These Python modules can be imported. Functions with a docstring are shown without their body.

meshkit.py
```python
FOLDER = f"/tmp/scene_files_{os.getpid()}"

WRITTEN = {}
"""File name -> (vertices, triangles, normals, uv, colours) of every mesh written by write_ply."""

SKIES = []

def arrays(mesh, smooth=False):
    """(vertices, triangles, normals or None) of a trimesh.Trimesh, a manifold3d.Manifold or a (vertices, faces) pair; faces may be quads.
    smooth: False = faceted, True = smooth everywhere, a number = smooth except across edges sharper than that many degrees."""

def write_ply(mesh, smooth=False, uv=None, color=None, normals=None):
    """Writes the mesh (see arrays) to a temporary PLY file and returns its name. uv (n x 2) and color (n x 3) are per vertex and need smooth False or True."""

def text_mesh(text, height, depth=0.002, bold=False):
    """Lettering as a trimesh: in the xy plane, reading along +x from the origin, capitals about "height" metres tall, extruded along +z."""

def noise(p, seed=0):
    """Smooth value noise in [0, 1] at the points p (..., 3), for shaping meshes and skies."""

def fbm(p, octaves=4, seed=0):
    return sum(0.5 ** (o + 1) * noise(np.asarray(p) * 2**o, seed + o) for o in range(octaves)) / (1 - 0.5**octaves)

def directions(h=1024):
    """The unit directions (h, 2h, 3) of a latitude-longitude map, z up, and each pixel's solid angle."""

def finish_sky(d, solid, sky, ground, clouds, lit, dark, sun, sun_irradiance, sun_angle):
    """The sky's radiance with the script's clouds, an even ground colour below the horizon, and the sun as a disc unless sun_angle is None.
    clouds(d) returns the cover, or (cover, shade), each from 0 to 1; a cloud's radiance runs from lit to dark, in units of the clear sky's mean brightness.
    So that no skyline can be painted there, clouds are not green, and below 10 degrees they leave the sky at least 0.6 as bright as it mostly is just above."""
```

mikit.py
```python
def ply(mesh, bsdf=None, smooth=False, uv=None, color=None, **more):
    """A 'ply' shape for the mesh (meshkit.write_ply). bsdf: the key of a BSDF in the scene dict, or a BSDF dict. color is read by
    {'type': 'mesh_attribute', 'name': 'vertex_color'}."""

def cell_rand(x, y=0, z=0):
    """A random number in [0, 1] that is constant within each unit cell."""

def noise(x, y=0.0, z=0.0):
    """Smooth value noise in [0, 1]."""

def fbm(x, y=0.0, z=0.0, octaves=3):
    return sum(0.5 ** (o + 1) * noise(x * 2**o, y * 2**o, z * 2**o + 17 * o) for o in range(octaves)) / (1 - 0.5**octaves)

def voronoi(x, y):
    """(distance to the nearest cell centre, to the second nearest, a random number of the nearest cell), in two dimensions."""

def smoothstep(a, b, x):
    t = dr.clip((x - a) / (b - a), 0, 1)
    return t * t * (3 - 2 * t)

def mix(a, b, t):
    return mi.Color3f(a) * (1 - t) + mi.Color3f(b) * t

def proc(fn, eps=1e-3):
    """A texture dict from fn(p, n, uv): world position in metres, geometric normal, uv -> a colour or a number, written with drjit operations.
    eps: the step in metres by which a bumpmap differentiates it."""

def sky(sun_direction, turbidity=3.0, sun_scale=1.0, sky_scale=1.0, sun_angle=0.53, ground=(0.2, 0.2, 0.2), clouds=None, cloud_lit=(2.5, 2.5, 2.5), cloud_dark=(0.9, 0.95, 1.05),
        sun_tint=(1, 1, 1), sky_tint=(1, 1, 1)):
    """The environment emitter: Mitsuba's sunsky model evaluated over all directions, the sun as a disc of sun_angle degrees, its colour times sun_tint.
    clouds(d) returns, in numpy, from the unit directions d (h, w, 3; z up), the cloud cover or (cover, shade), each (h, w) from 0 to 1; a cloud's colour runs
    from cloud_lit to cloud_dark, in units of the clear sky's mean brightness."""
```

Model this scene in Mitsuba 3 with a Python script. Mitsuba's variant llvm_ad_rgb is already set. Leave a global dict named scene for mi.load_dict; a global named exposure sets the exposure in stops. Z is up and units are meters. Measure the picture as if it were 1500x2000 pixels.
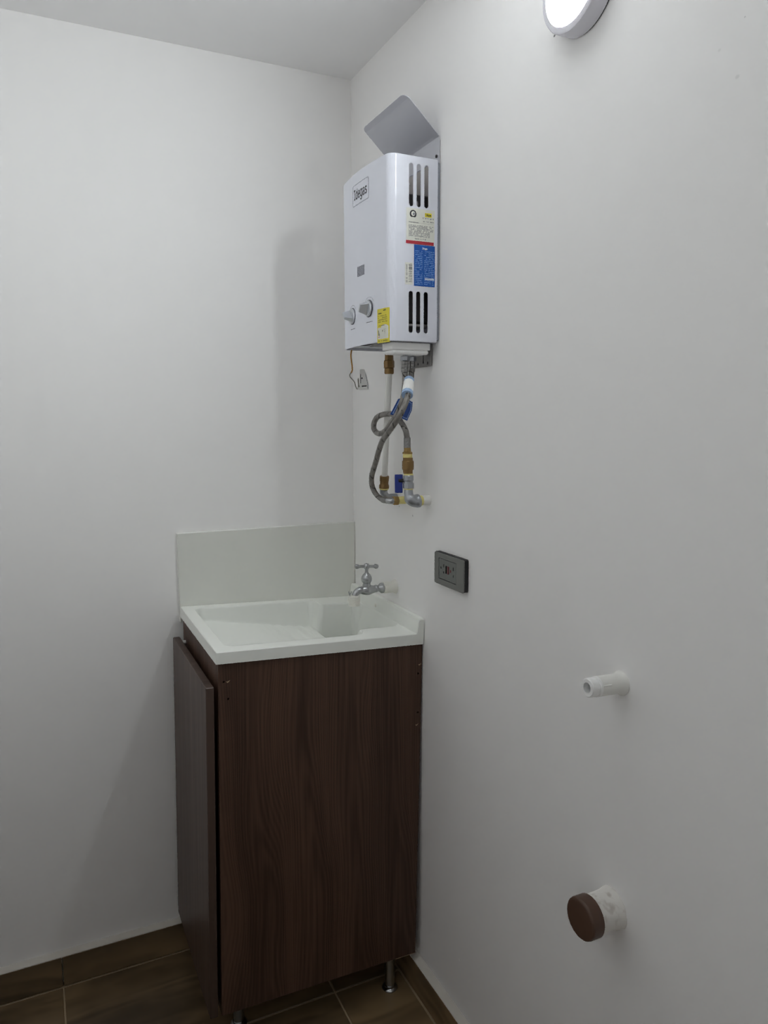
import math, random
import numpy as np
import trimesh
import manifold3d as m3
import drjit as dr
import mitsuba as mi
import mikit, meshkit
from mikit import ply, proc, noise, fbm, voronoi, cell_rand, smoothstep, mix

T = mi.ScalarTransform4f
rng = np.random.default_rng(7)
scene, labels = {'type': 'scene'}, {}

# ------------------------------------------------------------------ camera, light, exposure
CAM = np.array([-0.8390, -1.9850, 1.4935])
FWD = np.array([0.423532, 0.896559, -0.129625])
UP = np.array([0.056965, 0.116450, 0.991562])
F_PX = 1444.5
scene['camera'] = {'type': 'perspective', 'fov_axis': 'x', 'fov': math.degrees(2 * math.atan(750 / F_PX)), 'near_clip': 0.05,
                   'to_world': T().look_at(origin=CAM.tolist(), target=(CAM + FWD).tolist(), up=UP.tolist())}
exposure = 1.31
LAMP_POWER = 74.0
LAMP_TINT = (0.925, 0.98, 1.0)
LAMP_Y, LAMP_Z, LAMP_R, LAMP_T, LENS_R = -0.968, 2.172, 0.073, 0.032, 0.0622

# ------------------------------------------------------------------ materials
def rgb(*c):
    return {'type': 'rgb', 'value': list(c)}

def mat(key, d, two=True):
    scene[key] = {'type': 'twosided', 'bsdf': d} if two else d
    return key

def plain(key, col, rough=0.5, spec=0.5, metal=0.0, coat=0.0):
    return mat(key, {'type': 'principled', 'base_color': rgb(*col), 'roughness': rough, 'specular': spec, 'metallic': metal,
                     'clearcoat': coat, 'clearcoat_gloss': 0.9})

def textured(key, fn, rough=0.5, spec=0.5, eps=None):
    return mat(key, {'type': 'principled', 'base_color': proc(fn), 'roughness': rough, 'specular': spec})

WALL = (0.856, 0.846, 0.838)
SCUFFS = [(-0.8895, 2.1314, 0.0022, 0.25), (-1.2733, 1.989, 0.0012, 0.72), (-1.2363, 1.9653, 0.0022, 0.90), (-1.2668, 1.9211, 0.0030, 0.88),
          (-0.375, 1.247, 0.003, 0.7), (-0.300, 1.262, 0.002, 0.5), (-0.10, 0.33, 0.004, 0.85), (-0.62, 0.22, 0.003, 1.12)]
def wall_right_col(p, n, uv):
    c = mi.Color3f(*WALL) * (0.985 + 0.03 * fbm(p.y * 3.0, p.z * 3.0, 1.0))
    for (y, z, r, k) in SCUFFS:
        d = dr.sqrt(dr.square(p.y - y) + dr.square((p.z - z) * 1.3))
        t = 1 - smoothstep(r * 0.6, r * 1.5, d)
        c = c * (1 + (k - 1) * t)
    return c
def wall_col(p, n, uv):
    return mi.Color3f(*WALL) * (0.985 + 0.03 * fbm(p.x * 3.0 + 7, p.y * 3.0, p.z * 3.0))
mat('m_wall_right', {'type': 'diffuse', 'reflectance': proc(wall_right_col)})
mat('m_wall', {'type': 'diffuse', 'reflectance': proc(wall_col)})
mat('m_ceiling', {'type': 'diffuse', 'reflectance': rgb(0.83, 0.825, 0.825)})

def wood_col(p, n, uv):
    # vertical grain; a = across the board
    a = dr.select(dr.abs(n.x) > 0.6, p.y + 3.1, p.x)
    wob = fbm(a * 5.0, p.z * 1.3, 2.0) - 0.5
    # arched figure: a few centre lines with rings drawn out along the height
    u = a * 8.0 + wob * 1.1
    cellx = dr.floor(u)
    fx = u - cellx - 0.5
    off = cell_rand(cellx, 3) * 4.0
    ring = dr.sin((dr.square(fx) * 26.0 + p.z * (2.2 + 1.5 * cell_rand(cellx, 8)) + off + wob * 5.0) * 6.28)
    fine = noise(a * 420.0, p.z * 9.0, 0.3)
    fine2 = noise(a * 150.0 + wob * 14, p.z * 3.5, 4.3)
    streak = noise(a * 26.0 + wob * 5, p.z * 0.8, 9.0)
    t = 0.30 * fine + 0.25 * fine2 + 0.45 * streak + 0.11 * ring
    t = smoothstep(0.12, 0.88, t)
    c = mix((0.046, 0.0235, 0.0160), (0.098, 0.0530, 0.0355), t)
    return c
textured('m_wood', wood_col, 0.45, 0.30)
plain('m_wood_door', (0.052, 0.036, 0.031), 0.40, 0.42)
scene['m_wood_door']['bsdf']['base_color'] = proc(lambda p, n, uv: mix((0.050, 0.031, 0.024), (0.082, 0.052, 0.041), 0.5 * noise(p.y * 160, p.z * 4, 2) + 0.5 * noise(p.y * 30, p.z * 1.2, 5)))
plain('m_chip', (0.33, 0.24, 0.16), 0.9, 0.1)
plain('m_hole', (0.008, 0.006, 0.005), 0.9, 0.1)

def tile_col(p, n, uv):
    cx = dr.floor((p.x + 0.208) / 0.64)
    cy = dr.floor((p.y + 0.345) / 0.325)
    s = cell_rand(cx, cy, 4) * 9
    v = dr.select(dr.abs(n.z) > 0.5, p.y, p.z * 1.0)
    q = dr.select(dr.abs(n.x) > 0.6, p.y, p.x)
    v = dr.select(dr.abs(n.x) > 0.6, p.z, v)
    w = fbm(q * 3.0 + s, v * 9.0, s, 4)
    g = noise(q * 7.0 + s, v * 55.0 + w * 9, 1.7)
    h = fbm(q * 14, v * 14, 3.1, 3)
    t = smoothstep(0.25, 0.78, 0.55 * w + 0.25 * g + 0.2 * h)
    return mix((0.072, 0.050, 0.028), (0.235, 0.160, 0.086), t)
textured('m_tile', tile_col, 0.35, 0.5)
plain('m_grout', (0.36, 0.275, 0.18), 0.9, 0.2)
plain('m_caulk', (0.62, 0.59, 0.54), 0.8, 0.2)

plain('m_white_panel', (0.70, 0.705, 0.66), 0.28, 0.5)
plain('m_sink', (0.76, 0.775, 0.735), 0.28, 0.5)
plain('m_pvc', (0.74, 0.735, 0.70), 0.4, 0.5)
plain('m_pvc_cream', (0.74, 0.73, 0.67), 0.4, 0.5)
textured('m_plaster', lambda p, n, uv: mix((0.72, 0.70, 0.665), (0.47, 0.43, 0.39), smoothstep(0.56, 0.80, fbm(p.x * 70, p.y * 70, p.z * 45)) * 0.8), 0.9, 0.2)
plain('m_heater', (0.70, 0.715, 0.785), 0.22, 0.5)
plain('m_heater_plate', (0.30, 0.32, 0.36), 0.45, 0.5, 0.6)
plain('m_hood', (0.55, 0.555, 0.60), 0.38, 0.5, 0.35)
plain('m_white_plastic', (0.80, 0.80, 0.79), 0.35, 0.5)
plain('m_steel_dark', (0.23, 0.225, 0.22), 0.45, 0.5, 0.6)
plain('m_black', (0.012, 0.012, 0.013), 0.5, 0.4)
plain('m_ink', (0.03, 0.03, 0.035), 0.7, 0.3)
plain('m_ink_grey', (0.22, 0.225, 0.26), 0.7, 0.3)
plain('m_ink_white', (0.82, 0.86, 0.95), 0.7, 0.3)
plain('m_chrome', (0.45, 0.46, 0.47), 0.08, 0.5, 1.0)
plain('m_zinc', (0.40, 0.415, 0.44), 0.34, 0.5, 0.85)
plain('m_ferrule', (0.27, 0.265, 0.26), 0.25, 0.5, 0.9)
plain('m_brass', (0.235, 0.145, 0.058), 0.40, 0.5, 0.7)
plain('m_brass_light', (0.31, 0.205, 0.075), 0.42, 0.5, 0.6)
plain('m_teflon', (0.72, 0.64, 0.26), 0.7, 0.3)
plain('m_blue', (0.012, 0.03, 0.21), 0.4, 0.5)
plain('m_knob', (0.60, 0.62, 0.65), 0.15, 0.6, 0.8)
plain('m_knob_dark', (0.05, 0.05, 0.06), 0.3, 0.6)
plain('m_outlet', (0.160, 0.162, 0.152), 0.42, 0.5, 0.15)
plain('m_outlet_insert', (0.135, 0.141, 0.133), 0.45, 0.5)
plain('m_outlet_red', (0.11, 0.02, 0.025), 0.5, 0.4)
plain('m_cap', (0.078, 0.040, 0.025), 0.42, 0.5)
plain('m_lamp_body', (0.66, 0.65, 0.70), 0.45, 0.4)
plain('m_lamp_gasket', (0.05, 0.05, 0.06), 0.8, 0.2)
plain('m_tan', (0.40, 0.22, 0.06), 0.6, 0.3)
plain('m_cord', (0.24, 0.23, 0.20), 0.6, 0.3)
plain('m_paper', (0.86, 0.86, 0.84), 0.7, 0.3)
plain('m_tag_blue', (0.022, 0.065, 0.27), 0.45, 0.4)
plain('m_tag_pale', (0.33, 0.46, 0.66), 0.5, 0.4)
plain('m_yellow', (0.72, 0.62, 0.03), 0.5, 0.4)
plain('m_red', (0.42, 0.03, 0.045), 0.5, 0.4)
plain('m_cream_label', (0.70, 0.70, 0.63), 0.6, 0.3)
plain('m_copper_box', (0.42, 0.40, 0.39), 0.4, 0.5, 0.8)
plain('m_soot', (0.035, 0.033, 0.032), 0.5, 0.4, 0.3)
plain('m_lens', (0.85, 0.85, 0.85), 0.5, 0.3)

def braid_col(p, n, uv):
    # braided wire: crossing diagonals, dark flecks of the tracer thread
    a, b = uv.x, uv.y           # a: metres along the hose, b: turns around it
    d1 = dr.abs(dr.sin((a * 420 + b * 8) * 3.1416))
    d2 = dr.abs(dr.sin((a * 420 - b * 8) * 3.1416))
    w = dr.minimum(d1, d2)
    f = noise(a * 110, b * 6, 2.0)
    k = dr.abs(dr.sin((a * 26 + b) * 3.1416))
    fleck = (1 - smoothstep(0.10, 0.28, k)) * smoothstep(0.3, 0.5, noise(a * 300, b * 5, 7))
    c = mix((0.070, 0.064, 0.058), (0.37, 0.35, 0.33), 0.55 * w + 0.45 * f)
    return c * (1 - 0.85 * fleck)
mat('m_braid', {'type': 'principled', 'base_color': proc(braid_col), 'roughness': 0.42, 'metallic': 0.5, 'specular': 0.5})

# flat print on the heater's stickers (x, z are metres on its side face)
def lines(u, v, pitch, fill, seed, words=260.0):
    row = dr.floor(v / pitch)
    inrow = dr.select((v / pitch - row) < fill, 1.0, 0.0)
    return inrow * smoothstep(0.25, 0.4, noise(u * words * 2, row * 3.7, seed))
def side_label_col(p, n, uv):
    x, z = p.x, p.z
    base = mi.Color3f(0.70, 0.70, 0.63)
    def band(x0, x1, z0, z1):
        return dr.select((x > x0) & (x < x1) & (z > z0) & (z < z1), 1.0, 0.0)
    ink = band(-0.0800, -0.0195, 1.8772, 1.9020) * lines(x, z, 0.0031, 0.66, 3.0)
    ink = ink * dr.select((z < 1.8895) & (x > -0.028), 0.0, 1.0)
    ink = ink + band(-0.0800, -0.0560, 1.9062, 1.9082) + 0.4 * band(-0.056, -0.019, 1.9064, 1.9074)
    ink = ink + band(-0.0460, -0.0185, 1.9165, 1.9195) * lines(x, z, 0.0031, 0.99, 8.0) + band(-0.0460, -0.0185, 1.9100, 1.9125) * lines(x, z, 0.0031, 0.99, 5.0)
    ink = ink + band(-0.0650, -0.0380, 1.8722, 1.8748) * lines(x, z, 0.0031, 0.99, 1.0)
    return mix(base, (0.20, 0.20, 0.20), dr.clip(ink, 0, 1) * 0.8)
def blue_label_col(p, n, uv):
    x, z = p.x, p.z
    col = dr.select(x < -0.046, 1.0, dr.select(x > -0.042, 1.0, 0.0)) * dr.select((x > -0.0645) & (x < -0.0170), 1.0, 0.0)
    ink = col * lines(x, z + 0.0005, 0.00385, 0.42, 2.0, 170.0) * dr.select((z < 1.8495) & (z > 1.7770), 1.0, 0.0)
    box_ = dr.select((x > -0.0400) & (x < -0.0165) & (z > 1.7885) & (z < 1.7925), 1.0, 0.0)
    c = mix((0.012, 0.085, 0.37), (0.20, 0.36, 0.68), ink * 0.75)
    return mix(c, (0.55, 0.62, 0.75), box_)
def barcode_col(p, n, uv):
    x, z = p.x, p.z
    bars = dr.select(x > -0.0795, 1.0, 0.0) * dr.select((x < -0.0712) & (z > 1.7785) & (z < 1.8205), 1.0, 0.0) * dr.select(cell_rand(dr.floor(z / 0.0007), 2) > 0.42, 1.0, 0.0)
    digits = dr.select((x > -0.0865) & (x < -0.0825) & (z > 1.7800) & (z < 1.8200), 1.0, 0.0) * smoothstep(0.35, 0.5, noise(z * 500, 1.0, 2.0)) * 0.6
    return mix((0.70, 0.70, 0.64), (0.16, 0.16, 0.17), dr.clip(bars + digits, 0, 1) * 0.85)
def yellow_label_col(p, n, uv):
    y, z = p.y, p.z
    def band(y0, y1, z0, z1):    # y runs to the right edge, towards -y
        return dr.select((y < y0) & (y > y1) & (z > z0) & (z < z1), 1.0, 0.0)
    white = band(-0.4575, -0.4970, 1.6610, 1.6855) + dr.select((dr.square((y + 0.484) / 0.013) + dr.square((z - 1.6855) / 0.006)) < 1, 1.0, 0.0)
    c = mix((0.66, 0.57, 0.055), (0.66, 0.66, 0.58), dr.clip(white, 0, 1))
    ink = band(-0.4590, -0.4940, 1.6965, 1.7130) * lines(y, z, 0.0042, 0.55, 4.0, 150.0) * 0.55 + band(-0.4590, -0.4730, 1.7150, 1.7175) + 0.8 * band(-0.4610, -0.4860, 1.6890, 1.6905)
    ink = ink + band(-0.4590, -0.4950, 1.6555, 1.6580) * lines(y, z, 0.0027, 0.99, 6.0, 150.0) * 0.7 + band(-0.4800, -0.4900, 1.7205, 1.7235)
    ink = ink + band(-0.4755, -0.4790, 1.6760, 1.6800) * 0.8 + band(-0.4820, -0.4900, 1.6690, 1.6840) * lines(y, z, 0.0040, 0.35, 2.0, 150.0) * 0.6
    arrow = dr.select((z > 1.6685) & (z < 1.6810), 1.0, 0.0) * dr.select((y < -0.4590) & (y > -0.4610 - (1.6810 - z) * 0.45), 1.0, 0.0)
    c = mix(c, (0.10, 0.085, 0.02), dr.clip(ink + 0.8 * arrow, 0, 1) * 0.9)
    return mix(c, (0.55, 0.25, 0.20), band(-0.4585, -0.4660, 1.6645, 1.6665))
for key, fn in (('m_side_label', side_label_col), ('m_blue_label', blue_label_col), ('m_barcode', barcode_col), ('m_yellow_label', yellow_label_col)):
    textured(key, fn, 0.5, 0.4)

# ------------------------------------------------------------------ mesh helpers
def man(mesh):
    return m3.Manifold(m3.Mesh(np.asarray(mesh.vertices, np.float32), np.asarray(mesh.faces, np.uint32)))
def tri(man_):
    m = man_.to_mesh()
    return trimesh.Trimesh(np.array(m.vert_properties[:, :3]), np.array(m.tri_verts), process=True)
def cat(*ms):
    return trimesh.util.concatenate([tri(m) if isinstance(m, m3.Manifold) else m for m in ms])

def bx(x0, x1, y0, y1, z0, z1, c=0.0):
    """A box with edges chamfered by c."""
    if c <= 0:
        b = trimesh.creation.box([x1 - x0, y1 - y0, z1 - z0])
        b.apply_translation([(x0 + x1) / 2, (y0 + y1) / 2, (z0 + z1) / 2])
        return b
    P = []
    for sx, X in ((1, x0), (-1, x1)):
        for sy, Y in ((1, y0), (-1, y1)):
            for sz, Z in ((1, z0), (-1, z1)):
                P += [(X, Y + sy * c, Z + sz * c), (X + sx * c, Y, Z + sz * c), (X + sx * c, Y + sy * c, Z)]
    return trimesh.convex.convex_hull(np.array(P))

def frame(d):
    d = np.asarray(d, float) / np.linalg.norm(d)
    a = np.cross(d, [0, 0, 1.0] if abs(d[2]) < 0.9 else [1.0, 0, 0])
    a /= np.linalg.norm(a)
    return a, np.cross(d, a), d

def lathe(profile, origin, axis, n=32, phase=0.0):
    """Revolves (radius, distance along the axis) pairs about an axis through origin; open ends are closed."""
    a, b, d = frame(axis)
    pr = list(profile)
    if pr[0][0] > 1e-6: pr = [(0.0, pr[0][1])] + pr
    if pr[-1][0] > 1e-6: pr = pr + [(0.0, pr[-1][1])]
    ang = phase + np.arange(n) * 2 * np.pi / n
    V, idx = [], []
    for r, h in pr:
        if r < 1e-6:
            idx.append([len(V)] * n); V.append(np.asarray(origin) + d * h)
        else:
            idx.append(list(range(len(V), len(V) + n)))
            V += list(np.asarray(origin) + d * h + r * (np.cos(ang)[:, None] * a + np.sin(ang)[:, None] * b))
    Fc = []
    for i in range(len(pr) - 1):
        A, B = idx[i], idx[i + 1]
        for k in range(n):
            q = (k + 1) % n
            if A[k] != A[q]: Fc.append((A[k], A[q], B[q]))
            if B[k] != B[q]: Fc.append((A[k], B[q], B[k]))
    m = trimesh.Trimesh(np.array(V), np.array(Fc), process=False)
    if m.volume < 0: m.invert()
    return m

def spline(P, n):
    from scipy.interpolate import CubicSpline
    P = np.asarray(P, float)
    s = np.r_[0, np.cumsum(np.linalg.norm(np.diff(P, axis=0), axis=1) ** 0.5)]
    Q = CubicSpline(s, P)(np.linspace(0, s[-1], 600))
    d = np.r_[0, np.cumsum(np.linalg.norm(np.diff(Q, axis=0), axis=1))]
    t = np.linspace(0, d[-1], n)
    return np.stack([np.interp(t, d, Q[:, k]) for k in range(3)], 1)

def tube(P, r, sides=14, uv=False):
    """A tube along the points (radius a number or one per point), its ends closed; with uv: (mesh, uv)."""
    P = np.asarray(P, float); N = len(P)
    r = np.broadcast_to(np.asarray(r, float), (N,))
    t = np.gradient(P, axis=0); t /= np.linalg.norm(t, axis=1, keepdims=True)
    a = frame(t[0])[0]
    V, UV = [], []
    along = np.r_[0, np.cumsum(np.linalg.norm(np.diff(P, axis=0), axis=1))]
    ang = np.linspace(0, 2 * np.pi, sides + 1)
    for i in range(N):
        a = a - t[i] * (a @ t[i]); a /= np.linalg.norm(a)
        b = np.cross(t[i], a)
        V.append(P[i] + r[i] * (np.cos(ang)[:, None] * a + np.sin(ang)[:, None] * b))
        UV.append(np.stack([np.full(sides + 1, along[i]), np.linspace(0, 1, sides + 1)], 1))
    V = np.vstack(V); UV = np.vstack(UV); s1 = sides + 1
    Fc = []
    for i in range(N - 1):
        for k in range(sides):
            q = i * s1 + k
            Fc += [(q, q + 1, q + s1 + 1), (q, q + s1 + 1, q + s1)]
    c0, c1 = len(V), len(V) + 1
    V = np.vstack([V, P[:1], P[-1:]]); UV = np.vstack([UV, [[0, 0]], [[along[-1], 0]]])
    for k in range(sides):
        Fc += [(c0, k + 1, k), (c1, (N - 1) * s1 + k, (N - 1) * s1 + k + 1)]
    m = trimesh.Trimesh(V, np.array(Fc), process=False)
    return (m, UV) if uv else m

def sheet(P, th, axis):
    """A flat polygon (2D, in the other two axes in xyz order), th thick along an axis 'x' or 'y' or 'z', from the coordinate th[0] to th[1]."""
    cs = m3.CrossSection([np.asarray(P, float)])
    if cs.area() <= 0: cs = m3.CrossSection([np.asarray(P, float)[::-1]])
    m = tri(m3.Manifold.extrude(cs, th[1] - th[0]))
    v = m.vertices.copy(); k = 'xyz'.index(axis); o = [i for i in range(3) if i != k]
    w = np.zeros_like(v); w[:, o[0]] = v[:, 0]; w[:, o[1]] = v[:, 1]; w[:, k] = v[:, 2] + th[0]
    m = trimesh.Trimesh(w, m.faces, process=False)
    if m.volume < 0: m.invert()
    return m

def rounded(w0, w1, h0, h1, r, n=6):
    """A rectangle outline with rounded corners."""
    out = []
    for cx, cy, a0 in ((w1 - r, h1 - r, 0), (w0 + r, h1 - r, 90), (w0 + r, h0 + r, 180), (w1 - r, h0 + r, 270)):
        for k in range(n + 1):
            a = math.radians(a0 + 90 * k / n); out.append((cx + r * math.cos(a), cy + r * math.sin(a)))
    return np.array(out)

def text_on(text, h, origin, right, up, out, depth=0.0004, bold=False):
    m = meshkit.text_mesh(text, h, depth, bold)
    R = np.stack([right, up, out], 1)
    m.vertices = m.vertices @ R.T + np.asarray(origin)
    if m.volume < 0: m.invert()
    return m

# ------------------------------------------------------------------ scene entries
def numbered(key):
    if key not in scene: return key
    k = 1
    while f'{key}_{k:03d}' in scene: k += 1
    return f'{key}_{k:03d}'
def add(key, mesh, m, smooth=False, **lab):
    key = numbered(key)
    if isinstance(mesh, m3.Manifold): mesh = tri(mesh)
    scene[key] = ply(mesh, m, smooth)
    if lab: labels[key] = lab
    return key
def tag(key, label, category=None, **more):
    labels[key] = {'label': label, **({'category': category} if category else {}), **more}

# ================================================================== the room
H = 2.4
XL, YB = -1.08, -2.25
STRUCT = dict(kind='structure')
def wall(key, mesh, m, lab):
    add(key, mesh, m); labels[key] = {'label': lab, 'category': 'wall', **STRUCT}
wall('wall_back', bx(XL - .1, .1, 0, .1, -.1, H + .1), 'm_wall', 'plain white painted wall behind the sink and its backsplash')
wall('wall_right', bx(0, .1, YB - .1, 0, -.1, H + .1), 'm_wall_right', 'white painted wall that carries the water heater and the lamp')
wall('wall_left', bx(XL - .1, XL, YB - .1, 0, -.1, H + .1), 'm_wall', 'white painted wall left of the view')
wall('wall_front', bx(XL, 0, YB - .1, YB, -.1, H + .1), 'm_wall', 'white painted wall behind the camera')
add('ceiling', bx(XL, 0, YB, 0, H, H + .1), 'm_ceiling'); labels['ceiling'] = {'label': 'flat grey-white ceiling above the corner', 'category': 'ceiling', **STRUCT}
add('floor', bx(XL, 0, YB, 0, -.1, -.0018), 'm_grout'); labels['floor'] = {'label': 'brown wood-look tile floor with beige grout joints', 'category': 'floor', **STRUCT}
G = 0.0022
xs = [XL] + [-.208 - .64 * k for k in (1, 0)] + [-.0195 - .0020]
ys = [-.0195 - .0020] + [-.345 - .325 * k for k in range(6)] + [YB]
for i in range(len(xs) - 1):
    for j in range(len(ys) - 1):
        x0, x1, y1, y0 = xs[i], xs[i + 1], ys[j], ys[j + 1]
        if x1 - x0 < .02 or y1 - y0 < .02: continue
        add('floor__tile', bx(x0 + G, x1 - G, y0 + G, y1 - G, -.006, 0, .0012), 'm_tile')

# skirting tiles with a ledge of light caulk on top
HB, TB = .0862, .0195
add('baseboard_back__caulk', sheet([(-TB + .0005, HB - .0005), (0, HB + .0045), (0, HB - .006), (-TB + .0005, HB - .004)], (XL, -.0), 'x'), 'm_caulk')
add('baseboard_right__caulk', sheet([(-TB + .0005, HB - .0005), (0, HB + .0045), (0, HB - .006), (-TB + .0005, HB - .004)], (YB, 0), 'y'), 'm_caulk')
for a, b in ((XL, -.848), (-.848, -.208), (-.208, -TB)):
    add('baseboard_back__tile', bx(a + .001, b - .001, -TB, -.0005, .0008, HB - .002, .0012), 'm_tile')
for a, b in ((YB, -1.97), (-1.97, -1.32), (-1.32, -.67), (-.67, -.0005)):
    add('baseboard_right__tile', bx(-TB, -.0005, a + .001, b - .001, .0008, HB - .002, .0012), 'm_tile')
labels['baseboard_back'] = {'label': 'dark brown tile skirting at the foot of the wall left of the cabinet', 'category': 'baseboard', **STRUCT}
labels['baseboard_right'] = {'label': 'dark brown tile skirting with light caulk along the heater wall', 'category': 'baseboard', **STRUCT}

# ================================================================== wall lamp
L = 'wall_lamp'
O = (0, LAMP_Y, LAMP_Z)
add(L + '__gasket', lathe([(LAMP_R - .0015, .0004), (LAMP_R - .0015, .0026)], O, (-1, 0, 0), 64), 'm_lamp_gasket', 40)
add(L + '__housing', lathe([(LAMP_R, .0026), (LAMP_R, LAMP_T - .004), (LAMP_R - .0012, LAMP_T - .0012), (LAMP_R - .004, LAMP_T), (LENS_R + .0006, LAMP_T), (LENS_R, LAMP_T - .003), (0, LAMP_T - .003)], O, (-1, 0, 0), 72), 'm_lamp_body', 40)
prof = [(LENS_R - .0004, LAMP_T - .0025)] + [(LENS_R * math.cos(math.radians(a)), LAMP_T - .0012 + .0016 * math.sin(math.radians(a))) for a in (8, 20, 40, 60, 80)] + [(0, LAMP_T + .0004)]
add(L + '__diffuser', lathe(prof, O, (-1, 0, 0), 72), 'm_lens', True)
scene[L + '__diffuser']['emitter'] = {'type': 'area', 'radiance': rgb(*[LAMP_POWER * c for c in LAMP_TINT])}
tag(L, 'round white surface-mounted lamp glowing on the wall above the heater', 'lamp')
labels[L + '__diffuser'] = {'label': 'glowing white diffuser'}

# ================================================================== laundry cabinet (leans by about a degree)
CAB_TILT = math.radians(1.1)
def cab(mesh, tilt=CAB_TILT, pivot=(0.0, 0.935)):
    mesh = tri(mesh) if isinstance(mesh, m3.Manifold) else mesh.copy()
    v = mesh.vertices.copy(); u = v[:, 0] - pivot[0]; w = v[:, 2] - pivot[1]
    v[:, 0] = pivot[0] + u * math.cos(tilt) + w * math.sin(tilt)
    v[:, 2] = pivot[1] - u * math.sin(tilt) + w * math.cos(tilt)
    return trimesh.Trimesh(v, mesh.faces, process=False)
C_ = 'laundry_cabinet'
YP = -.4330          # outer face of the near side panel
hole_spots = [(-.4925, .9080, 'd'), (-.4835, .9075, 'c'), (-.4830, .8680, 'd'), (-.0090, .8850, 'c'), (-.0120, .862, 'd'), (-.0110, .762, 'd'), (-.0135, .7305, 'c')]
RISE = math.tan(math.radians(2.65) - CAB_TILT)          # the panels' tops are cut to the slope of the sink's rim
def side_panel(y0, y1):
    zl = .9362 + .5050 * RISE
    return man(sheet([(-.5050, .112), (-.0025, .112), (-.0025, .9362), (-.5050, zl)], (y0, y1), 'y'))
panel = side_panel(YP, YP + .015)
for u, w, k in hole_spots:
    if k == 'd':
        panel -= man(lathe([(.0026, -.001), (.0026, .009)], (u, YP, w), (0, 1, 0), 14))
add(C_ + '__side_panel', cab(panel), 'm_wood')
add(C_ + '__side_panel', cab(side_panel(-.0400, -.0250)), 'm_wood')
add(C_ + '__bottom_panel', cab(bx(-.5050, -.0025, YP + .0152, -.0402, .113, .128)), 'm_wood')
add(C_ + '__back_panel', cab(bx(-.0120, -.0040, YP + .0152, -.0402, .1282, .930)), 'm_wood')
add(C_ + '__top_rail', cab(bx(-.5050, -.4900, YP + .0152, -.0402, .790, .9355 + .4900 * RISE)), 'm_wood')
add(C_ + '__edge_band', cab(bx(-.060, -.0022, YP - .0006, YP + .0150, .1112, .1119)), 'm_chip', label='peeling pale edge strip')
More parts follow.
